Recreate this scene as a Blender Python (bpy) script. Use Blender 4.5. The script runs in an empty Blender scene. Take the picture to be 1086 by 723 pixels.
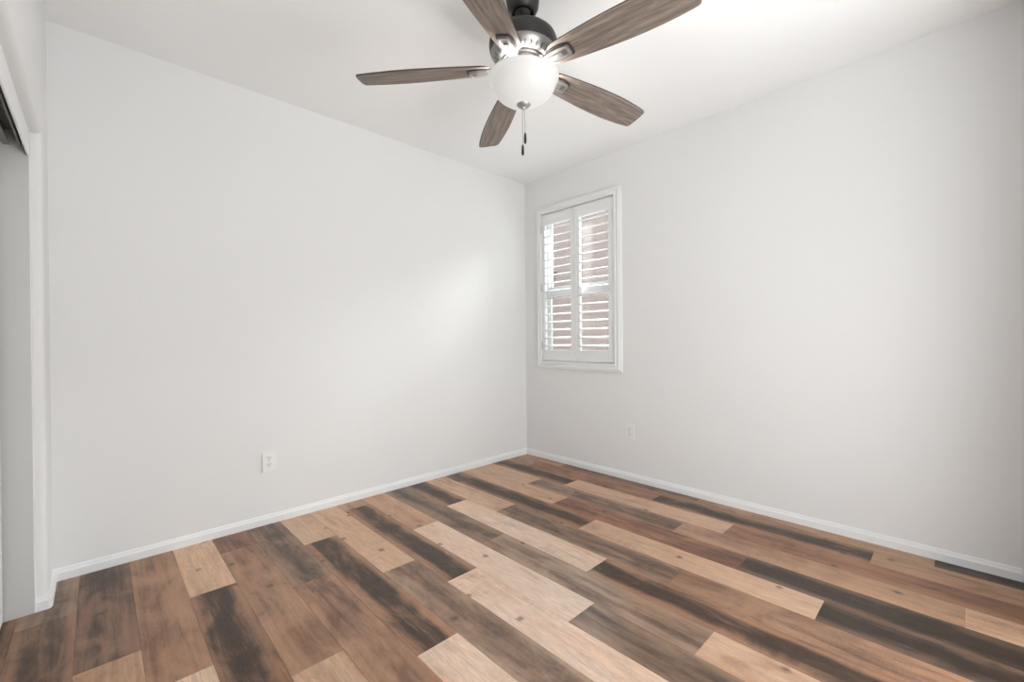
import bpy, bmesh, math, random
from mathutils import Vector, Matrix

# ------------------------------------------------------------------ camera, world, light
sc = bpy.context.scene
col = sc.collection
PI = math.pi

sc.view_settings.view_transform = 'Standard'
sc.view_settings.look = 'None'
sc.view_settings.gamma = 1.0
sc.view_settings.use_curve_mapping = False
sc.view_settings.exposure = 0.0

HALL_W = 109.0          # added fill lamp in the unseen hall behind the camera
BULB_W = 9.0           # the bulb in the fan's bowl
BOWL_GLOW = 0.36
SKY = 1.4
GAP_W = 1450.0          # added lamp out of view above the side yard, boosting the window's light
SUN_W = 1.9

cd = bpy.data.cameras.new('camera')
cam = bpy.data.objects.new('camera', cd)
col.objects.link(cam)
cd.sensor_width = 36.0
cd.lens = 458.65 / 1086 * 36.0
cd.clip_start = 0.02
fw = Vector((0.6919196, 0.72196144, -0.00435286))
rt = Vector((0.72191555, -0.69192756, -0.00861374))
up = Vector((0.00923066, -0.00281762, 0.99995343))
m = Matrix((rt, up, -fw)).transposed().to_4x4()
m.translation = Vector((-2.80946, -2.74839, 1.04020))
cam.matrix_world = m
sc.camera = cam

w = bpy.data.worlds.new('sky')
sc.world = w
w.use_nodes = True
bg = w.node_tree.nodes['Background']
bg.inputs['Color'].default_value = (0.93, 0.97, 1.0, 1)
bg.inputs['Strength'].default_value = SKY


def lamp(name, kind, loc, direction=None, **kw):
    d = bpy.data.lights.new(name, kind)
    for k, v in kw.items():
        setattr(d, k, v)
    o = bpy.data.objects.new(name, d)
    col.objects.link(o)
    o.location = loc
    if direction is not None:
        o.rotation_euler = Vector(direction).to_track_quat('-Z', 'Y').to_euler()
    return o


lamp('sun', 'SUN', (0, 0, 8), (0.72, 0.25, -0.75), energy=SUN_W, angle=0.02)
# added fill lamp in the unseen hall, aimed in through the open doorway
lamp('hall_fill', 'AREA', (-1.85, -3.85, 1.0), (0.0, 1, 0.65), energy=HALL_W, shape='RECTANGLE',
     size=2.4, size_y=2.0, color=(0.95, 0.985, 1.0))

# unseen lamp added above the neighbouring wall, strengthening the sky's light through the window
lamp('side_yard_fill', 'AREA', (2.62, 0.2, 3.65), (-1.0, -0.1, -0.30), energy=GAP_W, shape='RECTANGLE',
     size=5.0, size_y=1.3, color=(0.96, 0.98, 1.0))

# ------------------------------------------------------------------ helpers
def s2l(c):
    c = c / 255.0
    return c / 12.92 if c <= 0.04045 else ((c + 0.055) / 1.055) ** 2.4


def rgb(r, g, b, k=1.0):
    return (s2l(r) * k, s2l(g) * k, s2l(b) * k, 1.0)


class MB:
    """collects shapes; build() links them as one mesh object"""

    def __init__(self):
        self.bm = bmesh.new()

    def box(self, x0, x1, y0, y1, z0, z1, bev=0.0):
        b = bmesh.new()
        vs = [b.verts.new((x, y, z)) for x in (x0, x1) for y in (y0, y1) for z in (z0, z1)]
        for f in ((0, 1, 3, 2), (4, 6, 7, 5), (0, 4, 5, 1), (2, 3, 7, 6), (0, 2, 6, 4), (1, 5, 7, 3)):
            b.faces.new([vs[i] for i in f])
        bmesh.ops.recalc_face_normals(b, faces=b.faces)
        if bev > 0:
            bmesh.ops.bevel(b, geom=list(b.edges), offset=bev, segments=2, affect='EDGES', profile=0.5)
        self._merge(b)
        return self

    def prism(self, pts, axis, a0, a1, smooth=False):
        """closed 2-D outline pts swept along axis (0,1,2) from a0 to a1"""
        b = bmesh.new()

        def P(p, a):
            if axis == 0:
                return (a, p[0], p[1])
            if axis == 1:
                return (p[0], a, p[1])
            return (p[0], p[1], a)
        lo = [b.verts.new(P(p, a0)) for p in pts]
        hi = [b.verts.new(P(p, a1)) for p in pts]
        n = len(pts)
        b.faces.new(lo)
        b.faces.new(hi)
        for i in range(n):
            f = b.faces.new((lo[i], lo[(i + 1) % n], hi[(i + 1) % n], hi[i]))
            f.smooth = smooth
        bmesh.ops.recalc_face_normals(b, faces=b.faces)
        self._merge(b)
        return self

    def lathe(self, prof, n=64, c=(0, 0, 0), smooth=True, caps=True):
        b = bmesh.new()
        rings = []
        for r, z in prof:
            if r < 1e-6:
                rings.append([b.verts.new((c[0], c[1], c[2] + z))])
            else:
                rings.append([b.verts.new((c[0] + r * math.cos(2 * PI * i / n), c[1] + r * math.sin(2 * PI * i / n), c[2] + z)) for i in range(n)])
        for A, B in zip(rings, rings[1:]):
            for i in range(n):
                j = (i + 1) % n
                if len(A) == 1 and len(B) == 1:
                    continue
                if len(A) == 1:
                    f = b.faces.new((A[0], B[j], B[i]))
                elif len(B) == 1:
                    f = b.faces.new((A[i], A[j], B[0]))
                else:
                    f = b.faces.new((A[i], A[j], B[j], B[i]))
                f.smooth = smooth
        if caps:
            for R in (rings[0], rings[-1]):
                if len(R) > 1:
                    b.faces.new(R)
        bmesh.ops.recalc_face_normals(b, faces=b.faces)
        self._merge(b)
        return self

    def _merge(self, b):
        me = bpy.data.meshes.new('tmp')
        b.to_mesh(me)
        b.free()
        self.bm.from_mesh(me)
        bpy.data.meshes.remove(me)

    def transform(self, mat):
        bmesh.ops.transform(self.bm, matrix=mat, verts=self.bm.verts)
        return self

    def build(self, name, mat, parent=None, kind=None):
        me = bpy.data.meshes.new(name)
        self.bm.to_mesh(me)
        self.bm.free()
        me.materials.append(mat)
        o = bpy.data.objects.new(name, me)
        col.objects.link(o)
        if parent:
            o.parent = parent
        if kind:
            o['kind'] = kind
        return o


def autosmooth(o, ang=40):
    """smooth faces, sharp where the angle is large"""
    me = o.data
    b = bmesh.new()
    b.from_mesh(me)
    for f in b.faces:
        f.smooth = True
    for e in b.edges:
        if len(e.link_faces) == 2:
            e.smooth = e.calc_face_angle(0) < math.radians(ang)
    b.to_mesh(me)
    b.free()
    return o


def thing(name, label, cat, loc=(0, 0, 0), group=None):
    o = bpy.data.objects.new(name, None)
    o.empty_display_size = 0.05
    col.objects.link(o)
    o.location = loc
    o['label'] = label
    o['category'] = cat
    if group:
        o['group'] = group
    return o


def mat(name, color, rough=0.5, metal=0.0, spec=0.5):
    m = bpy.data.materials.new(name)
    m.use_nodes = True
    p = m.node_tree.nodes['Principled BSDF']
    p.inputs['Base Color'].default_value = color if len(color) == 4 else (*color, 1)
    p.inputs['Roughness'].default_value = rough
    p.inputs['Metallic'].default_value = metal
    p.inputs['Specular IOR Level'].default_value = spec
    return m


def nd(m, t, **kw):
    n = m.node_tree.nodes.new(t)
    for k, v in kw.items():
        setattr(n, k, v)
    return n


def bump(m, scale, strength, dist=0.002, detail=4, stretch=None):
    nt = m.node_tree
    p = nt.nodes['Principled BSDF']
    tc = nd(m, 'ShaderNodeTexCoord')
    mp = nd(m, 'ShaderNodeMapping')
    if stretch:
        mp.inputs['Scale'].default_value = stretch
    nt.links.new(tc.outputs['Object'], mp.inputs['Vector'])
    no = nd(m, 'ShaderNodeTexNoise')
    no.inputs['Scale'].default_value = scale
    no.inputs['Detail'].default_value = detail
    nt.links.new(mp.outputs['Vector'], no.inputs['Vector'])
    b = nd(m, 'ShaderNodeBump')
    b.inputs['Strength'].default_value = strength
    b.inputs['Distance'].default_value = dist
    nt.links.new(no.outputs['Fac'], b.inputs['Height'])
    nt.links.new(b.outputs['Normal'], p.inputs['Normal'])
    return m


# ------------------------------------------------------------------ materials
PAINT = bump(mat('wall_paint', (0.83, 0.828, 0.822), 0.75, spec=0.25), 120, 0.06, 0.001)
CEIL = bump(mat('ceiling_paint', (0.94, 0.94, 0.935), 0.85, spec=0.2), 90, 0.08, 0.001)
TRIM = bump(mat('trim_paint', (0.87, 0.875, 0.875), 0.4, spec=0.4), 40, 0.02, 0.001)
SHUT = bump(mat('shutter_paint', (0.85, 0.855, 0.845), 0.35, spec=0.4), 40, 0.02, 0.001)
VINYL = bump(mat('white_vinyl', (0.88, 0.88, 0.88), 0.3), 40, 0.02, 0.001)
PLATE = bump(mat('white_plastic', (0.855, 0.85, 0.835), 0.35), 60, 0.02, 0.001)
SLOT = mat('dark_slot', (0.02, 0.018, 0.016), 0.6)
BRONZE = bump(mat('dark_bronze', (0.045, 0.042, 0.04), 0.42, 0.7), 200, 0.05, 0.0005)
PEWTER = bump(mat('brushed_pewter', (0.30, 0.29, 0.285), 0.38, 0.85), 120, 0.06, 0.0005)
NICKEL = bump(mat('brushed_nickel', (0.42, 0.41, 0.40), 0.5, 0.85), 120, 0.05, 0.0005)
BLACK = mat('black_metal', (0.012, 0.012, 0.012), 0.45)
ALU = bump(mat('track_aluminium', (0.30, 0.30, 0.285), 0.45, 0.6), 80, 0.05, 0.0005)
JAMB_SHADE = bump(mat('jamb_painted_shade', (0.62, 0.618, 0.605), 0.5, spec=0.3), 40, 0.02, 0.001)  # the shade on the jamb's face is put into its colour
HINGE = mat('hinge_steel', (0.55, 0.55, 0.54), 0.4, 0.5)
DOORP = bump(mat('closet_door_paint', (0.80, 0.80, 0.79), 0.45), 40, 0.02, 0.001)


def make_glass():
    m = bpy.data.materials.new('pane_glass')
    m.use_nodes = True
    nt = m.node_tree
    nt.nodes.remove(nt.nodes['Principled BSDF'])
    out = nt.nodes['Material Output']
    tr = nd(m, 'ShaderNodeBsdfTransparent')
    tr.inputs['Color'].default_value = (0.95, 0.97, 0.96, 1)
    gl = nd(m, 'ShaderNodeBsdfGlossy')
    gl.inputs['Roughness'].default_value = 0.02
    fr = nd(m, 'ShaderNodeFresnel')
    fr.inputs['IOR'].default_value = 1.35
    mx = nd(m, 'ShaderNodeMixShader')
    nt.links.new(fr.outputs[0], mx.inputs[0])
    nt.links.new(tr.outputs[0], mx.inputs[1])
    nt.links.new(gl.outputs[0], mx.inputs[2])
    nt.links.new(mx.outputs[0], out.inputs[0])
    return m


GLASS = make_glass()


def make_bowl():
    """frosted white glass, lit from inside"""
    m = bpy.data.materials.new('frosted_glass')
    m.use_nodes = True
    nt = m.node_tree
    nt.nodes.remove(nt.nodes['Principled BSDF'])
    out = nt.nodes['Material Output']
    df = nd(m, 'ShaderNodeBsdfDiffuse')
    df.inputs['Color'].default_value = (0.46, 0.455, 0.445, 1)
    tl = nd(m, 'ShaderNodeBsdfTranslucent')
    tl.inputs['Color'].default_value = (0.9, 0.87, 0.84, 1)
    m1 = nd(m, 'ShaderNodeMixShader')
    m1.inputs[0].default_value = 0.0012
    nt.links.new(df.outputs[0], m1.inputs[1])
    nt.links.new(tl.outputs[0], m1.inputs[2])
    gl = nd(m, 'ShaderNodeBsdfGlossy')
    gl.inputs['Roughness'].default_value = 0.3
    fr = nd(m, 'ShaderNodeFresnel')
    fr.inputs['IOR'].default_value = 1.35
    m2 = nd(m, 'ShaderNodeMixShader')
    nt.links.new(fr.outputs[0], m2.inputs[0])
    nt.links.new(m1.outputs[0], m2.inputs[1])
    nt.links.new(gl.outputs[0], m2.inputs[2])
    em = nd(m, 'ShaderNodeEmission')
    em.inputs['Color'].default_value = (1, 0.97, 0.93, 1)
    em.inputs['Strength'].default_value = BOWL_GLOW
    ad = nd(m, 'ShaderNodeAddShader')
    nt.links.new(m2.outputs[0], ad.inputs[0])
    nt.links.new(em.outputs[0], ad.inputs[1])
    nt.links.new(ad.outputs[0], out.inputs[0])
    return m


BOWL = make_bowl()


def math_node(m, op, a, b=None, clamp=False):
    n = nd(m, 'ShaderNodeMath', operation=op, use_clamp=clamp)
    for i, v in enumerate((a, b)):
        if v is None:
            continue
        if isinstance(v, (int, float)):
            n.inputs[i].default_value = v
        else:
            m.node_tree.links.new(v, n.inputs[i])
    return n.outputs[0]


def noise(m, vec, scale, detail=3, rough=0.55, dist=0.0):
    n = nd(m, 'ShaderNodeTexNoise')
    n.inputs['Scale'].default_value = scale
    n.inputs['Detail'].default_value = detail
    n.inputs['Roughness'].default_value = rough
    n.inputs['Distortion'].default_value = dist
    m.node_tree.links.new(vec, n.inputs['Vector'])
    return n.outputs['Fac']


def mapr(m, v, a, b, c=0.0, d=1.0):
    n = nd(m, 'ShaderNodeMapRange', interpolation_type='SMOOTHSTEP')
    n.inputs['From Min'].default_value = a
    n.inputs['From Max'].default_value = b
    n.inputs['To Min'].default_value = c
    n.inputs['To Max'].default_value = d
    m.node_tree.links.new(v, n.inputs['Value'])
    return n.outputs[0]


def mixc(m, f, a, b, blend='MIX'):
    n = nd(m, 'ShaderNodeMix', data_type='RGBA', blend_type=blend)
    L = m.node_tree.links
    if isinstance(f, (int, float)):
        n.inputs[0].default_value = f
    else:
        L.new(f, n.inputs[0])
    for i, v in ((6, a), (7, b)):
        if isinstance(v, tuple):
            n.inputs[i].default_value = v
        else:
            L.new(v, n.inputs[i])
    return n.outputs[2]


def make_floor_mat():
    """vinyl planks: every plank carries its own pale and dark wood tone"""
    m = bpy.data.materials.new('vinyl_plank')
    m.use_nodes = True
    nt = m.node_tree
    L = nt.links
    p = nt.nodes['Principled BSDF']

    def attr(n):
        a = nd(m, 'ShaderNodeAttribute', attribute_name=n)
        return a
    ca = attr('tone_a').outputs['Color']
    cb = attr('tone_b').outputs['Color']
    pr = attr('figure').outputs['Color']
    sp = nd(m, 'ShaderNodeSeparateColor')
    L.new(pr, sp.inputs[0])
    bias, edge, seed = sp.outputs
    uv = nd(m, 'ShaderNodeUVMap', uv_map='plank')          # u along (m), v across 0..1
    su = nd(m, 'ShaderNodeSeparateXYZ')
    L.new(uv.outputs[0], su.inputs[0])
    u, v = su.outputs[0], su.outputs[1]
    sd = math_node(m, 'MULTIPLY', seed, 60.0)

    def vec(ku, kv):
        c = nd(m, 'ShaderNodeCombineXYZ')
        L.new(math_node(m, 'MULTIPLY', u, ku), c.inputs[0])
        L.new(math_node(m, 'MULTIPLY', v, kv), c.inputs[1])
        L.new(sd, c.inputs[2])
        return c.outputs[0]
    fine = noise(m, vec(5.0, 14.0), 2.2, 5, 0.65, 0.25)       # fine grain
    streak = noise(m, vec(1.3, 3.2), 1.6, 4, 0.55, 0.5)       # long streaks
    cloud = noise(m, vec(2.6, 0.9), 1.3, 5, 0.62, 0.9)        # dark stain clouds
    pores = noise(m, vec(9.0, 42.0), 2.0, 2, 0.5, 0.0)
    # profile across the plank: 1 in the middle, 0 at the long edges
    mid = math_node(m, 'SUBTRACT', 1.0, math_node(m, 'ABSOLUTE', math_node(m, 'MULTIPLY', math_node(m, 'SUBTRACT', v, 0.5), 2.0)))
    midw = math_node(m, 'MULTIPLY', edge, math_node(m, 'SUBTRACT', mapr(m, mid, 0.0, 0.75), 0.5))
    d = math_node(m, 'ADD', math_node(m, 'MULTIPLY', cloud, 0.62), math_node(m, 'MULTIPLY', streak, 0.38))
    d = math_node(m, 'ADD', d, math_node(m, 'MULTIPLY', midw, 0.22))
    d = math_node(m, 'ADD', d, math_node(m, 'SUBTRACT', bias, 0.5))
    d = math_node(m, 'ADD', d, math_node(m, 'MULTIPLY', math_node(m, 'SUBTRACT', fine, 0.5), 0.34))
    mottle = noise(m, vec(14.0, 3.6), 1.7, 5, 0.7, 0.8)
    d = math_node(m, 'ADD', d, math_node(m, 'MULTIPLY', math_node(m, 'SUBTRACT', mottle, 0.5), 0.30))
    mask = mapr(m, d, 0.34, 0.68)
    c = mixc(m, mask, ca, cb)
    # reddish warmth and grey drift inside a plank
    warm = mapr(m, noise(m, vec(1.7, 1.1), 1.1, 3, 0.5, 0.6), 0.42, 0.66)
    c = mixc(m, math_node(m, 'MULTIPLY', warm, 0.32), c, (1.0, 0.80, 0.66, 1), 'MULTIPLY')
    g = mapr(m, fine, 0.3, 0.72, 0.77, 1.15)
    gc = nd(m, 'ShaderNodeCombineColor')
    for i in range(3):
        L.new(g, gc.inputs[i])
    c = mixc(m, 1.0, c, gc.outputs[0], 'MULTIPLY')
    pm = mapr(m, pores, 0.60, 0.74, 0.0, 0.35)
    c = mixc(m, pm, c, (0.06, 0.035, 0.022, 1))
    mg = mapr(m, mottle, 0.34, 0.66, 0.62, 1.60)
    mc = nd(m, 'ShaderNodeCombineColor')
    for i in range(3):
        L.new(mg, mc.inputs[i])
    c = mixc(m, math_node(m, 'MULTIPLY', mask, 0.9), c, mc.outputs[0], 'MULTIPLY')
    # saw marks across some planks
    saw = noise(m, vec(70.0, 1.5), 1.5, 2, 0.5, 0.0)
    sawsel = mapr(m, noise(m, vec(1.5, 0.6), 1.3, 1, 0.5, 0.0), 0.55, 0.66)
    sm = math_node(m, 'MULTIPLY', mapr(m, saw, 0.45, 0.62), math_node(m, 'MULTIPLY', sawsel, 0.28))
    c = mixc(m, sm, c, mixc(m, 0.5, c, (0.10, 0.06, 0.04, 1)))
    # knots
    vo = nd(m, 'ShaderNodeTexVoronoi', feature='F1', voronoi_dimensions='2D')
    vo.inputs['Scale'].default_value = 1.0
    vo.inputs['Randomness'].default_value = 1.0
    L.new(vec(3.4, 0.55), vo.inputs['Vector'])
    kd = math_node(m, 'ADD', vo.outputs['Distance'], math_node(m, 'MULTIPLY', math_node(m, 'SUBTRACT', fine, 0.5), 0.10))
    kn = mapr(m, kd, 0.01, 0.075, 0.7, 0.0)
    kc = nd(m, 'ShaderNodeSeparateColor')
    L.new(vo.outputs['Color'], kc.inputs[0])
    kn = math_node(m, 'MULTIPLY', kn, mapr(m, kc.outputs[0], 0.55, 0.62))
    c = mixc(m, kn, c, (0.045, 0.026, 0.017, 1))
    L.new(c, p.inputs['Base Color'])
    rr = mapr(m, fine, 0.3, 0.7, 0.34, 0.44)
    L.new(rr, p.inputs['Roughness'])
    p.inputs['Specular IOR Level'].default_value = 0.48
    b = nd(m, 'ShaderNodeBump')
    b.inputs['Strength'].default_value = 0.12
    b.inputs['Distance'].default_value = 0.001
    L.new(fine, b.inputs['Height'])
    L.new(b.outputs[0], p.inputs['Normal'])
    return m


FLOORM = make_floor_mat()


def make_blade_mat():
    """weathered grey-brown oak, grain along the blade"""
    m = bpy.data.materials.new('weathered_oak')
    m.use_nodes = True
    nt = m.node_tree
    L = nt.links
    p = nt.nodes['Principled BSDF']
    tc = nd(m, 'ShaderNodeTexCoord')
    oi = nd(m, 'ShaderNodeObjectInfo')
    ad = nd(m, 'ShaderNodeVectorMath', operation='ADD')
    cm = nd(m, 'ShaderNodeCombineXYZ')
    L.new(math_node(m, 'MULTIPLY', oi.outputs['Random'], 7.0), cm.inputs[0])
    L.new(math_node(m, 'MULTIPLY', oi.outputs['Random'], 13.0), cm.inputs[2])
    L.new(tc.outputs['Object'], ad.inputs[0])
    L.new(cm.outputs[0], ad.inputs[1])

    def mp(s):
        n = nd(m, 'ShaderNodeMapping')
        n.inputs['Scale'].default_value = s
        L.new(ad.outputs[0], n.inputs['Vector'])
        return n.outputs[0]
    grain = noise(m, mp((5, 70, 5)), 1.6, 5, 0.65, 0.5)
    fig = noise(m, mp((2.4, 16, 2)), 1.4, 4, 0.6, 1.2)
    wv = nd(m, 'ShaderNodeTexWave', wave_type='BANDS', bands_direction='Y')
    wv.inputs['Scale'].default_value = 1.0
    wv.inputs['Distortion'].default_value = 9.0
    wv.inputs['Detail'].default_value = 3.0
    wv.inputs['Detail Scale'].default_value = 1.2
    L.new(mp((1.6, 13, 1)), wv.inputs['Vector'])
    k = math_node(m, 'ADD', math_node(m, 'MULTIPLY', grain, 0.55), math_node(m, 'MULTIPLY', fig, 0.3))
    k = math_node(m, 'ADD', k, math_node(m, 'MULTIPLY', wv.outputs['Fac'], 0.06))
    k = mapr(m, k, 0.30, 0.66)
    c = mixc(m, k, (0.15, 0.118, 0.098, 1), (0.34, 0.28, 0.24, 1))
    L.new(c, p.inputs['Base Color'])
    p.inputs['Roughness'].default_value = 0.55
    p.inputs['Specular IOR Level'].default_value = 0.3
    return m


OAK = make_blade_mat()
EDGE = mat('blade_dark_edge', (0.05, 0.04, 0.035), 0.6)


def make_stucco():
    m = mat('pink_block_wall', (0.50, 0.40, 0.37), 0.9, spec=0.1)
    nt = m.node_tree
    L = nt.links
    p = nt.nodes['Principled BSDF']
    tc = nd(m, 'ShaderNodeTexCoord')
    mp = nd(m, 'ShaderNodeMapping')
    mp.inputs['Rotation'].default_value = (PI / 2, 0, PI / 2)
    L.new(tc.outputs['Object'], mp.inputs['Vector'])
    sx = nd(m, 'ShaderNodeSeparateXYZ')
    L.new(tc.outputs['Object'], sx.inputs[0])
    cx = nd(m, 'ShaderNodeCombineXYZ')
    L.new(sx.outputs[1], cx.inputs[0])
    L.new(sx.outputs[2], cx.inputs[1])
    br = nd(m, 'ShaderNodeTexBrick')
    br.inputs['Color1'].default_value = (0.25, 0.20, 0.19, 1)
    br.inputs['Color2'].default_value = (0.28, 0.225, 0.213, 1)
    br.inputs['Mortar'].default_value = (0.21, 0.165, 0.157, 1)
    br.inputs['Scale'].default_value = 1.0
    br.inputs['Mortar Size'].default_value = 0.006
    br.inputs['Brick Width'].default_value = 0.40
    br.inputs['Row Height'].default_value = 0.10
    L.new(cx.outputs[0], br.inputs['Vector'])
    n = noise(m, tc.outputs['Object'], 22, 4)
    c = mixc(m, mapr(m, n, 0.35, 0.7, 0, 0.35), br.outputs['Color'], (0.33, 0.28, 0.265, 1))
    L.new(c, p.inputs['Base Color'])
    return m


STUCCO = make_stucco()
GROUND = bump(mat('side_yard_gravel', (0.45, 0.40, 0.35), 0.95), 30, 0.5, 0.01)

# ------------------------------------------------------------------ room shell
H = 2.44
XC = -2.959           # closet wall plane
YF = -3.05            # wall behind the camera
W1Y0, W1Y1, W1Z0, W1Z1 = -0.943, -0.212, 0.853, 2.110     # window hole

# floor: planks with a V groove round each one, all in one mesh
random.seed(7)
PW = 0.16325
TONES = {   # (pale tone, dark tone, bias, edge)
    'L': ((190, 157, 131), (134, 100, 77), 0.40, 0.0),
    'l': ((200, 175, 155), (152, 124, 105), 0.40, 0.0),
    'T': ((174, 138, 111), (108, 78, 59), 0.44, 0.1),
    'M': ((160, 123, 97), (88, 62, 47), 0.48, 0.2),
    'R': ((152, 110, 84), (86, 57, 43), 0.49, 0.2),
    'B': ((140, 106, 84), (62, 45, 35), 0.50, 0.5),
    'G': ((154, 128, 107), (88, 67, 53), 0.50, 0.5),
    'g': ((134, 109, 90), (64, 48, 38), 0.51, 0.6),
    'D': ((146, 110, 86), (50, 34, 24), 0.530, 1.1),
    'K': ((104, 80, 64), (40, 28, 20), 0.55, 1.0),
}
ROWS = [   # ends measured from the far wall, then one tone per plank
    ((-0.467, -1.572, -2.655), 'TBTK'),
    ((-0.268, -1.361, -2.448), 'TRDT'),
    ((-0.780, -1.862, -2.957), 'DLRT'),
    ((-0.572, -1.660, -2.750), 'LGTL'),
    ((-0.952, -2.042), 'LRKM'),
    ((-0.195, -1.285, -2.367), 'gDLK'),
    ((-0.790, -1.877, -2.970), 'LGMD'),
    ((-0.508, -1.582, -2.670), 'DlDL'),
    ((-1.045, -2.135), 'gGLM'),
    ((-0.657, -1.741, -2.830), 'TlgL'),
    ((-0.134, -1.210, -2.300), 'TDlG'),
    ((-0.950, -2.040), 'LGTM'),
    ((-0.425, -1.502, -2.600), 'LDlR'),
    ((-0.785, -1.880, -2.975), 'gMRT'),
    ((-0.227, -1.302, -2.400), 'RMLD'),
    ((-0.572, -1.665, -2.760), 'LDMG'),
    ((-1.074, -2.165), 'MlRT'),
    ((-0.820, -1.910), 'BTDG'),
    ((-0.384, -1.480, -2.570), 'GBTR'),
    ((-0.900, -2.000), 'BTGD'),
    ((-0.300, -1.400, -2.500), 'TBMR'),
    ((-0.700, -1.800, -2.900), 'MRTB'),
    ((-0.500, -1.600, -2.700), 'TGMB'),
]
fl_bm = bmesh.new()
uvl = fl_bm.loops.layers.uv.new('plank')
la = fl_bm.loops.layers.float_color.new('tone_a')
lb = fl_bm.loops.layers.float_color.new('tone_b')
lf = fl_bm.loops.layers.float_color.new('figure')
KF = 1.30


def plank(x0, x1, y0, y1, tone):
    A, B, bias, edge = TONES[tone]
    j = random.uniform(0.93, 1.07)
    A = rgb(*A, KF * j)
    B = rgb(*B, KF * j)
    fg = (bias + random.uniform(-0.03, 0.03), edge, random.random(), 1)
    u0 = random.uniform(0, 50)
    g, dp = 0.0009, 0.0012
    o = [fl_bm.verts.new((x, y, -dp)) for x, y in ((x0, y0), (x1, y0), (x1, y1), (x0, y1))]
    i = [fl_bm.verts.new((x, y, 0.0)) for x, y in ((x0 + g, y0 + g), (x1 - g, y0 + g), (x1 - g, y1 - g), (x0 + g, y1 - g))]
    fs = [fl_bm.faces.new(i)]
    for k in range(4):
        fs.append(fl_bm.faces.new((o[k], o[(k + 1) % 4], i[(k + 1) % 4], i[k])))
    for f in fs:
        for lp in f.loops:
            c = lp.vert.co
            lp[uvl].uv = (c.y + u0, (c.x - x0) / (x1 - x0))
            lp[la] = A
            lp[lb] = B
            lp[lf] = fg


for k, (ends, tones) in enumerate(ROWS):
    xa = 0.0 if k == 0 else -0.1 - PW * (k - 1)
    xb = -0.1 - PW * k
    if k == 0:
        xa = 0.0632
    ys = [0.0] + list(ends) + [YF - 0.9]
    for q in range(len(ys) - 1):
        plank(xb, xa, ys[q + 1], ys[q], tones[min(q, len(tones) - 1)])
fl_me = bpy.data.meshes.new('floor')
fl_bm.to_mesh(fl_me)
fl_bm.free()
fl_me.materials.append(FLOORM)
floor = bpy.data.objects.new('floor', fl_me)
col.objects.link(floor)
floor['kind'] = 'structure'
MB().box(-3.9, 0.2, YF - 1.0, 0.14, -0.12, -0.0013).build('floor_slab', GROUND, None, 'structure')

MB().box(-3.9, 0.2, YF - 1.0, 0.14, H, H + 0.1).build('ceiling', CEIL, None, 'structure')
MB().box(-3.9, 0.14, 0.0, 0.14, -0.01, H + 0.02).build('wall_back', PAINT, None, 'structure')
wr = MB()
wr.box(0, 0.105, YF - 0.12, W1Y0, -0.01, H + 0.02)
wr.box(0, 0.105, W1Y1, 0.01, -0.01, H + 0.02)
wr.box(0, 0.105, W1Y0, W1Y1, -0.01, W1Z0)
wr.box(0, 0.105, W1Y0, W1Y1, W1Z1, H + 0.02)
wr.build('wall_right', PAINT, None, 'structure')

# closet wall with rounded drywall corners round the opening
OY0, OY1, OZ = -2.45, -0.255, 1.855
RB = 0.02
XB = -3.10


def arc(cx, cy, r, a0, a1, n=8):
    return [(cx + r * math.cos(math.radians(a0 + (a1 - a0) * i / n)), cy + r * math.sin(math.radians(a0 + (a1 - a0) * i / n))) for i in range(n + 1)]


wl = MB()
wl.prism([(XB, 0.01), (XC, 0.01)] + arc(XC - RB, OY1 + RB, RB, 0, -90) + [(XB, OY1)], 2, -0.01, OZ + RB)
wl.box(XB, XC, OY1 + RB, 0.01, OZ + RB, H + 0.02)
autosmooth(wl.build('wall_left', PAINT, None, 'structure'), 25)
wl = MB()
wl.prism([(XB, YF - 0.12), (XC, YF - 0.12)] + arc(XC - RB, OY0 - RB, RB, 0, 90) + [(XB, OY0)], 2, -0.01, OZ + RB)
wl.box(XB, XC, YF - 0.12, OY0 - RB, OZ + RB, H + 0.02)
autosmooth(wl.build('wall_left', PAINT, None, 'structure'), 25)
wl = MB()
wl.prism([(XB, H + 0.02), (XC, H + 0.02)] + arc(XC - RB, OZ + RB, RB, 0, -90) + [(XB, OZ)], 1, OY0 - RB, OY1 + RB)
autosmooth(wl.build('wall_left', PAINT, None, 'structure'), 25)
MB().box(-3.82, -3.70, YF - 0.12, 0.01, -0.01, H + 0.02).build('wall_closet', PAINT, None, 'structure')
# wall behind the camera, with the open doorway to the hall
wf = MB()
DX0, DX1 = -2.45, -0.64
wf.box(-3.82, DX0, YF - 0.12, YF, -0.01, H + 0.02)
wf.box(DX1, 0.01, YF - 0.12, YF, -0.01, H + 0.02)
wf.box(DX0, DX1, YF - 0.12, YF, 2.06, H + 0.02)
wf.build('wall_front', PAINT, None, 'structure')
MB().box(-3.9, 0.2, YF - 1.0, YF - 0.9, -0.01, H + 0.02).build('wall_hall', PAINT, None, 'structure')

# baseboards
BP = [(0, 0), (0.0125, 0), (0.0125, 0.034), (0.0105, 0.038), (0.0085, 0.041), (0.0075, 0.047), (0.005, 0.052), (0, 0.053)]


def base_profile(dx, dy, along, a0, a1, name=None, mbx=None):
    """profile standing off a wall; along = sweep axis"""
    m_ = mbx or MB()
    if along == 0:
        m_.prism([(dy[0] + dy[1] * p, z) for p, z in BP], 0, a0, a1)
    else:
        m_.prism([(dx[0] + dx[1] * p, z) for p, z in BP], 1, a0, a1)
    return m_


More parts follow.
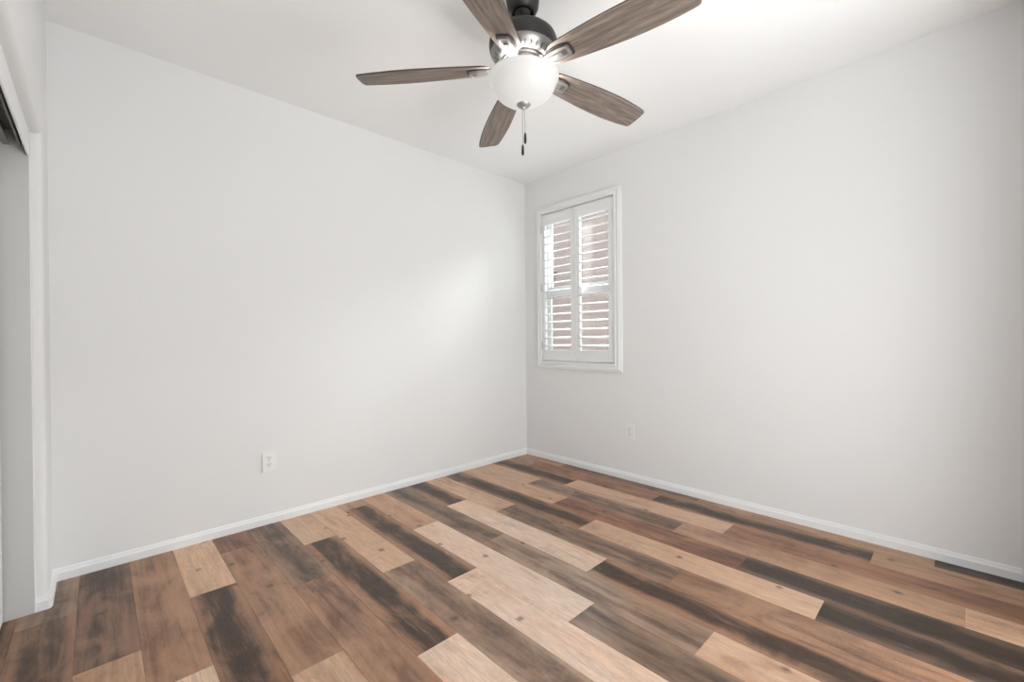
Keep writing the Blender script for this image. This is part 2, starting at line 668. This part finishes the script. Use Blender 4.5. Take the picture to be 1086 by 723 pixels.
base_profile(None, (0.0, -1), 0, XC, 0.0).build('baseboard_back', TRIM, None, 'structure')
base_profile((0.0, -1), None, 1, YF, 0.0).build('baseboard_right', TRIM, None, 'structure')
bl = base_profile((XC, 1), None, 1, OY1 + 0.008, 0.0)
bl.prism([(OY1 - p, z) for p, z in BP], 0, -2.993, XC + 0.004)
bl.prism([(XC + 0.0125, OY1 + 0.008), (XC + 0.0125, OY1 + 0.009), (XC, OY1 + 0.02), (XC - 0.01, OY1), (XC + 0.004, OY1 - 0.0125), (XC + 0.0085, OY1 - 0.006)], 2, 0, 0.04)
bl.prism([(XC + 0.0075, OY1 + 0.008), (XC, OY1 + 0.02), (XC - 0.01, OY1), (XC + 0.002, OY1 - 0.0075), (XC + 0.006, OY1 - 0.002)], 2, 0.04, 0.052)
bl.build('baseboard_left', TRIM, None, 'structure')

# closet jamb board and the fascia board hiding the track
MB().box(XB, -2.992, OY1 - 0.015, OY1, 0.0, OZ, 0.0012).build('trim_1', JAMB_SHADE, None, 'structure')
MB().box(-2.998, -2.992, OY0, OY1 - 0.015, 1.757, OZ, 0.0012).build('trim_2', TRIM, None, 'structure')

MB().box(-2.994, -2.9905, OY1 - 0.0155, OY1 - 0.001, 0.0, 1.76, 0.001).build('trim_3', TRIM, None, 'structure')  # front edge of the jamb board, pale against its shade-toned face

# ------------------------------------------------------------------ window: vinyl frame, sashes, glass
wy0, wy1, wz0, wz1 = W1Y0, W1Y1, W1Z0, W1Z1
wm = MB()
fx0, fx1 = 0.050, 0.095
ft = 0.024
wm.box(fx0, fx1, wy0, wy0 + ft, wz0, wz1)
wm.box(fx0, fx1, wy1 - ft, wy1, wz0, wz1)
wm.box(fx0, fx1, wy0 + ft, wy1 - ft, wz0, wz0 + ft)
wm.box(fx0, fx1, wy0 + ft, wy1 - ft, wz1 - ft, wz1)
win = wm.build('window_1', VINYL, None, 'structure')
zm = 1.455


def sash(x0, x1, z0, z1, top=0.04):
    s = MB()
    a, b, t = wy0 + ft, wy1 - ft, 0.022
    s.box(x0, x1, a, a + t, z0, z1)
    s.box(x0, x1, b - t, b, z0, z1)
    s.box(x0, x1, a + t, b - t, z0, z0 + 0.04)
    s.box(x0, x1, a + t, b - t, z1 - top, z1)
    o = s.build('sash', VINYL, win)
    MB().box((x0 + x1) / 2 - 0.002, (x0 + x1) / 2 + 0.002, a + t - 0.003, b - t + 0.003, z0 + 0.037, z1 - top + 0.003).build('pane', GLASS, o)


sash(0.074, 0.090, zm - 0.02, wz1 - ft)
sash(0.056, 0.072, wz0 + ft, zm + 0.034, 0.085)

# plantation shutters
sh = thing('plantation_shutters', 'white two-panel louvred shutters covering the window in the right wall', 'shutters', (0, -0.5775, W1Z0))
inv = Matrix.Translation((0, 0.5775, -W1Z0))
oy0, oy1, oz0, oz1 = -1.003, -0.152, 0.788, 2.175
fm = MB()


def picture_frame(mb, prof, y0, y1, z0, z1):
    """moulded frame: prof = (inset from the outer edge, stand-off from the wall) closed outline, mitred at the corners"""
    b = bmesh.new()
    rings = []
    for ins, x in prof:
        rings.append([b.verts.new((x, yy, zz)) for yy, zz in ((y0 + ins, z0 + ins), (y1 - ins, z0 + ins), (y1 - ins, z1 - ins), (y0 + ins, z1 - ins))])
    n = len(rings)
    for i in range(n):
        A, B = rings[i], rings[(i + 1) % n]
        for k in range(4):
            b.faces.new((A[k], A[(k + 1) % 4], B[(k + 1) % 4], B[k]))
    bmesh.ops.recalc_face_normals(b, faces=b.faces)
    mb._merge(b)


picture_frame(fm, [(0.0, 0.0), (0.0, -0.017), (0.002, -0.020), (0.012, -0.022), (0.016, -0.026), (0.030, -0.026), (0.034, -0.021),
                   (0.043, -0.021), (0.046, -0.027), (0.058, -0.027), (0.0605, -0.024), (0.0605, 0.045), (0.045, 0.045), (0.045, 0.0)],
              oy0, oy1, oz0, oz1)
frame = fm.transform(inv).build('shutter_frame', SHUT, sh)


def shutter_panel(y0, y1, la0, la1):
    """stiles and rails; the louvres fill la0..la1"""
    z0, z1 = W1Z0 + 0.0 + 0.004, W1Z1 - 0.004
    xa, xb = -0.014, 0.014
    pz0, pz1 = 0.946, 2.016
    p = MB()
    p.box(xa, xb, y0, la0, z0, z1, 0.0025)
    p.box(xa, xb, la1, y1, z0, z1, 0.0025)
    p.box(xa, xb, la0, la1, z0, pz0, 0.0025)
    p.box(xa, xb, la0, la1, pz1, z1, 0.0025)
    # bead on the astragal side
    po = p.transform(inv).build('shutter_panel', SHUT, sh)
    lv = MB()
    n = 16
    pitch = (pz1 - pz0) / n
    ch = 0.064
    tilt = math.radians(13)
    for i in range(n):
        zc = pz0 + pitch * (i + 0.5) + 0.004
        pts = []
        for t in range(20):
            a = 2 * PI * t / 20
            ex, ez = ch / 2 * math.cos(a), 0.0048 * math.sin(a)
            pts.append((ex * math.cos(tilt) - ez * math.sin(tilt), zc + ex * math.sin(tilt) + ez * math.cos(tilt)))
        lv.prism(pts, 1, la0 + 0.0015, la1 - 0.0015, smooth=True)
    lo = lv.transform(inv).build('louvers', SHUT, po)
    return po


pL = shutter_panel(-0.5765, -0.2155, -0.527, -0.250)
pR = shutter_panel(-0.9395, -0.5785, -0.889, -0.620)
# T-moulding covering the meeting gap
MB().box(-0.019, -0.0145, -0.590, -0.570, W1Z0 + 0.006, W1Z1 - 0.006, 0.0015).transform(inv).build('meeting_strip', SHUT, pR)
for yy, po in ((-0.9415, pR), (-0.2135, pL)):
    for zz in (1.985, 1.485, 0.985):
        h = MB()
        h.lathe([(0.0035, -0.032), (0.0035, 0.032)], 12, (-0.0195, yy, zz))
        h.box(-0.0185, -0.0142, yy - 0.004, yy + 0.004, zz - 0.030, zz + 0.030)
        h.transform(inv).build('hinge', HINGE, po)

# what shows through the window: the neighbouring wall across the side yard
MB().box(2.5, 2.6, -3.0, 8.0, -0.4, 2.93).build('wall_neighbour', STUCCO, None, 'structure')
MB().box(0.14, 2.55, -3.0, 8.0, -0.5, -0.3).build('ground', GROUND, None, 'structure')
ft_ = thing('wall_bracket', 'small dark hooked fitting on the pinkish outside wall, seen between the left louvres', 'fitting', (2.5, 1.80, 2.0))
MB().box(-0.03, 0.0, -0.075, 0.06, 0.085, 0.105, 0.003).build('bar', BLACK, ft_)
b2 = MB()
b2.prism([(0.06, 0.045), (-0.01, 0.035), (-0.02, -0.01), (0.05, -0.045), (0.062, -0.03), (0.02, 0.0), (0.02, 0.015), (0.06, 0.02)], 0, -0.05, 0.0)
b2.build('hook', BLACK, ft_)

# ------------------------------------------------------------------ closet track and door
tr = thing('closet_track', 'dark metal sliding-door track under the closet header', 'track', (-3.05, OY1 - 0.015, OZ))
t = MB()
ty0 = OY0 - OY1 + 0.015
t.box(-0.05, 0.038, ty0, -0.002, -0.012, 0.0)
for xx in (-0.05, -0.008, 0.034):
    t.box(xx, xx + 0.004, ty0, -0.002, -0.070, -0.010)
for xx in (-0.004,):
    t.box(xx, xx + 0.012, ty0, -0.002, -0.070, -0.066)
t.build('channel', ALU, tr)

dr = thing('closet_door', 'white sliding closet door at the left edge, behind the jamb', 'door', (-3.089, -0.292, 0.0))
d = MB()
d.box(-0.012, 0.018, -1.12, 0.0, 0.012, 1.735, 0.003)
d.build('panel', DOORP, dr)
# roller carriage hanging in the back lane of the track
for yy in (-0.10, -0.95):
    hb = MB()
    hb.box(-0.031, -0.027, yy - 0.03, yy + 0.03, -0.118, -0.020)
    hb.box(-0.048, -0.027, yy - 0.03, yy + 0.03, -0.118, -0.114)
    ho = hb.build('roller_hanger', ALU, tr)
    wmb = MB()
    wmb.lathe([(0.004, -0.005), (0.017, -0.005), (0.017, -0.002), (0.014, 0.0), (0.017, 0.002), (0.017, 0.005), (0.004, 0.005)], 24)
    wmb.transform(Matrix.Translation((-0.021, yy, -0.040)) @ Matrix.Rotation(PI / 2, 4, 'Y'))
    wmb.build('roller', BLACK, ho)

# ------------------------------------------------------------------ wall outlets
def outlet(name, label, loc, rotz):
    o = thing(name, label, 'outlet', loc, 'wall outlets')
    o.rotation_euler = (0, 0, rotz)
    # local: plate in the xz plane, facing -y
    pl = MB()
    pl.box(-0.035, 0.035, -0.0075, 0.0, -0.0575, 0.0575, 0.0025)
    pl.build('cover_plate', PLATE, o)
    for zc in (0.0195, -0.0195):
        r = MB()
        pts = []
        for i in range(28):
            a = 2 * PI * i / 28
            pts.append((0.0172 * math.cos(a), zc + max(-0.0140, min(0.0140, 0.0172 * math.sin(a)))))
        r.prism(pts, 1, -0.0092, -0.006)
        ro = r.build('receptacle', PLATE, o)
        s = MB()
        s.box(-0.0080, -0.0050, -0.0096, -0.0090, zc + 0.0005, zc + 0.0095)
        s.box(0.0050, 0.0080, -0.0096, -0.0090, zc + 0.0015, zc + 0.0085)
        s.transform(Matrix.Identity(4))
        s.prism([(0.0026 * math.cos(2 * PI * i / 12), zc - 0.0075 + 0.0026 * math.sin(2 * PI * i / 12)) for i in range(12)], 1, -0.0096, -0.0090)
        s.build('slots', SLOT, ro)
    sc_ = MB()
    sc_.lathe([(0.0, -0.0005), (0.0032, 0.0), (0.0032, 0.001)], 16)
    sc_.transform(Matrix.Translation((0, -0.0080, 0)) @ Matrix.Rotation(-PI / 2, 4, 'X'))
    sc_.build('screw', HINGE, o)
    return o


outlet('wall_outlet', 'white duplex outlet low on the left wall', (-2.109, 0.0, 0.353), 0.0)
outlet('wall_outlet', 'white duplex outlet low on the right wall, below and right of the window', (0.0, -1.060, 0.356), -PI / 2)

# ------------------------------------------------------------------ ceiling fan
FX, FY = -1.577, -1.541
fan = thing('ceiling_fan', 'five-blade ceiling fan with weathered wood blades and a lit frosted bowl', 'ceiling fan', (FX, FY, H))


def L2(z):
    return z - H


def part(mb, name, mt, parent=None, ang=40):
    return autosmooth(mb.build(name, mt, parent or fan), ang)


c = MB().lathe([(0.0, L2(2.4395)), (0.066, L2(2.4395)), (0.067, L2(2.42)), (0.066, L2(2.385)), (0.062, L2(2.355)), (0.054, L2(2.338)), (0.044, L2(2.332)),
                (0.042, L2(2.336)), (0.040, L2(2.345)), (0.0, L2(2.345))], 64)
part(c, 'canopy', BRONZE)
c = MB().lathe([(0.0, L2(2.366)), (0.022, L2(2.360)), (0.031, L2(2.346)), (0.030, L2(2.334)), (0.020, L2(2.324)), (0.0135, L2(2.320)), (0.0135, L2(2.285)),
                (0.024, L2(2.283)), (0.026, L2(2.262)), (0.030, L2(2.255)), (0.0, L2(2.255))], 48)
part(c, 'downrod', BLACK)
c = MB().lathe([(0.0, L2(2.262)), (0.045, L2(2.262)), (0.085, L2(2.256)), (0.112, L2(2.245)), (0.128, L2(2.230)), (0.135, L2(2.213)), (0.1355, L2(2.198)),
                (0.133, L2(2.184)), (0.130, L2(2.179)), (0.130, L2(2.175)), (0.0, L2(2.175))], 96)
hs = part(c, 'motor_housing', BRONZE)
c = MB().lathe([(0.0, L2(2.176)), (0.1285, L2(2.176)), (0.1275, L2(2.171)), (0.122, L2(2.160)), (0.113, L2(2.150)), (0.104, L2(2.143)), (0.098, L2(2.1405)),
                (0.089, L2(2.139)), (0.088, L2(2.132)), (0.080, L2(2.130)), (0.0, L2(2.130))], 96)
lh = part(c, 'lower_housing', PEWTER)
vents = MB()
for k in range(30):
    a = 2 * PI * k / 30
    v = MB()
    v.box(0.0995, 0.1185, -0.0022, 0.0022, -0.0012, 0.0016, 0.0008)
    v.transform(Matrix.Rotation(a, 4, 'Z') @ Matrix.Translation((0, 0, L2(2.1478))) @ Matrix.Translation((0.109, 0, 0)) @ Matrix.Rotation(math.radians(-37), 4, 'Y') @ Matrix.Translation((-0.109, 0, 0)))
    tmp = bpy.data.meshes.new('t')
    v.bm.to_mesh(tmp)
    v.bm.free()
    vents.bm.from_mesh(tmp)
    bpy.data.meshes.remove(tmp)
vents.build('vent_slots', BLACK, lh)
c = MB().lathe([(0.0, L2(2.131)), (0.074, L2(2.131)), (0.078, L2(2.126)), (0.078, L2(2.112)), (0.070, L2(2.108)), (0.062, L2(2.104)), (0.035, L2(2.100)),
                (0.030, L2(2.096)), (0.024, L2(2.088)), (0.0, L2(2.087))], 72)
part(c, 'light_fitter', NICKEL)

# five blades, each with its bracket underneath
ZB = 2.114
BH = [(0.128, 0.018), (0.131, 0.028), (0.137, 0.037), (0.147, 0.044), (0.165, 0.049), (0.20, 0.0525), (0.25, 0.057), (0.30, 0.061), (0.36, 0.065), (0.42, 0.0675), (0.48, 0.068),
      (0.54, 0.066), (0.59, 0.0625), (0.63, 0.058), (0.652, 0.0545), (0.659, 0.050), (0.662, 0.043), (0.664, 0.02)]


def blade_mesh():
    out = [(r, -w_) for r, w_ in BH] + [(r, w_) for r, w_ in reversed(BH)]
    b = bmesh.new()
    th = 0.0055
    lo = [b.verts.new((r, t_, 0)) for r, t_ in out]
    hi = [b.verts.new((r, t_, th)) for r, t_ in out]
    f0 = b.faces.new(lo)
    f1 = b.faces.new(hi)
    for i in range(len(out)):
        j = (i + 1) % len(out)
        f = b.faces.new((lo[i], lo[j], hi[j], hi[i]))
        f.material_index = 1
    bmesh.ops.recalc_face_normals(b, faces=b.faces)
    me = bpy.data.meshes.new('blade')
    b.to_mesh(me)
    b.free()
    me.materials.append(OAK)
    me.materials.append(EDGE)
    return me


def bracket_mesh():
    """tapered metal arm from the hub to a squared-off end, with a raised rim"""
    m_ = MB()
    OUT = [(0.070, -0.013), (0.090, -0.014), (0.115, -0.019), (0.145, -0.0255), (0.180, -0.0275), (0.212, -0.0225), (0.216, -0.018),
           (0.216, 0.018), (0.212, 0.0225), (0.180, 0.0275), (0.145, 0.0255), (0.115, 0.019), (0.090, 0.014), (0.070, 0.013)]
    m_.prism(OUT, 2, -0.006, 0.0)

    def ring(o_, k, z0, z1):
        b = bmesh.new()
        cx = 0.150
        inn = [(cx + (x - cx) * k, y * k) for x, y in o_]
        n = len(o_)
        V = [[b.verts.new((x, y, z)) for x, y in q] for q, z in ((o_, z0), (o_, z1), (inn, z1), (inn, z0))]
        for a_ in range(4):
            A, B = V[a_], V[(a_ + 1) % 4]
            for i in range(n):
                j = (i + 1) % n
                b.faces.new((A[i], A[j], B[j], B[i]))
        bmesh.ops.recalc_face_normals(b, faces=b.faces)
        m_._merge(b)
    ring(OUT, 0.86, -0.0095, -0.006)
    # raised spine running to the hub
    m_.prism([(0.066, -0.007), (0.150, -0.008), (0.185, -0.010), (0.185, 0.010), (0.150, 0.008), (0.066, 0.007)], 2, -0.0115, -0.005)
    me = bpy.data.meshes.new('blade_bracket')
    m_.bm.to_mesh(me)
    m_.bm.free()
    me.materials.append(NICKEL)
    return me


def pad_mesh():
    m_ = MB()
    m_.box(0.189, 0.209, -0.0115, 0.0115, -0.0085, -0.0055, 0.001)
    me = bpy.data.meshes.new('bracket_pad')
    m_.bm.to_mesh(me)
    m_.bm.free()
    me.materials.append(PEWTER)
    return me


def gasket_mesh():
    m_ = MB()
    OUT = [(0.120, -0.025), (0.150, -0.0315), (0.184, -0.0335), (0.221, -0.027), (0.2245, -0.021),
           (0.2245, 0.021), (0.221, 0.027), (0.184, 0.0335), (0.150, 0.0315), (0.120, 0.025)]
    m_.prism(OUT, 2, -0.0035, 0.0005)
    me = bpy.data.meshes.new('bracket_gasket')
    m_.bm.to_mesh(me)
    m_.bm.free()
    me.materials.append(EDGE)
    return me


BM_, KM_, PM_, GM_ = blade_mesh(), bracket_mesh(), pad_mesh(), gasket_mesh()
for k in range(5):
    az = math.radians(133.43 - 72 * k)
    M_ = Matrix.Translation((0, 0, L2(ZB))) @ Matrix.Rotation(az, 4, 'Z') @ Matrix.Rotation(math.radians(2.0), 4, 'Y') @ Matrix.Rotation(math.radians(-13), 4, 'X')
    bo = bpy.data.objects.new('blade', BM_)
    col.objects.link(bo)
    bo.parent = fan
    bo.matrix_local = M_
    for nm, me, dz in (('bracket_gasket', GM_, 0.0), ('blade_bracket', KM_, -0.003)):
        q = bpy.data.objects.new(nm, me)
        col.objects.link(q)
        q.parent = bo
        q.location = (0, 0, dz)
    q = bpy.data.objects.new('bracket_pad', PM_)
    col.objects.link(q)
    q.parent = bo
    q.location = (0, 0, -0.003)

# frosted bowl, finial and pull chains
R0 = 2.080
bowl_prof = [(0.126, 0.000), (0.137, 0.001), (0.1405, -0.003), (0.1400, -0.008), (0.1345, -0.012), (0.1315, -0.016), (0.1300, -0.026), (0.1245, -0.042),
             (0.1140, -0.060), (0.0980, -0.077), (0.0770, -0.092), (0.0520, -0.103), (0.0260, -0.109), (0.0, -0.1105)]
inner = [(max(r - 0.004, 0.0), z + 0.004) for r, z in reversed(bowl_prof[5:])]
c = MB().lathe([(r, L2(R0) + z) for r, z in bowl_prof], 96, caps=False)
part(c, 'lamp_bowl', BOWL, ang=80)
c = MB().lathe([(0.0, L2(1.983)), (0.026, L2(1.981)), (0.0285, L2(1.977)), (0.0275, L2(1.971)), (0.021, L2(1.964)), (0.012, L2(1.960)), (0.0085, L2(1.957)),
                (0.0065, L2(1.953)), (0.0, L2(1.952))], 48)
part(c, 'finial', NICKEL)
for dx, dy, zt, fz in ((0.0035, -0.0035, 1.953, 1.858), (-0.0035, 0.0035, 1.953, 1.812)):
    ch = MB()
    n = int((zt - fz) / 0.0042)
    ch.lathe([(0.0007, L2(fz)), (0.0007, L2(zt))], 8, (dx, dy, 0))
    for i in range(n):
        z = fz + i * 0.0042
        ch.lathe([(0, 0.0015), (0.0011, 0.001), (0.0015, 0), (0.0011, -0.001), (0, -0.0015)], 8, (dx, dy, L2(z)))
    co = ch.build('pull_chain', NICKEL, fan)
    fo = MB().lathe([(0.0, 0.002), (0.0028, 0.001), (0.0040, -0.004), (0.0052, -0.020), (0.0052, -0.034), (0.0040, -0.040), (0.0, -0.042)], 24, (dx, dy, L2(fz)))
    autosmooth(fo.build('fob', BLACK, co), 60)
# the bulb inside the bowl
lamp('bulb', 'POINT', (FX, FY, 2.052), energy=BULB_W, color=(1.0, 0.97, 0.93), shadow_soft_size=0.028)
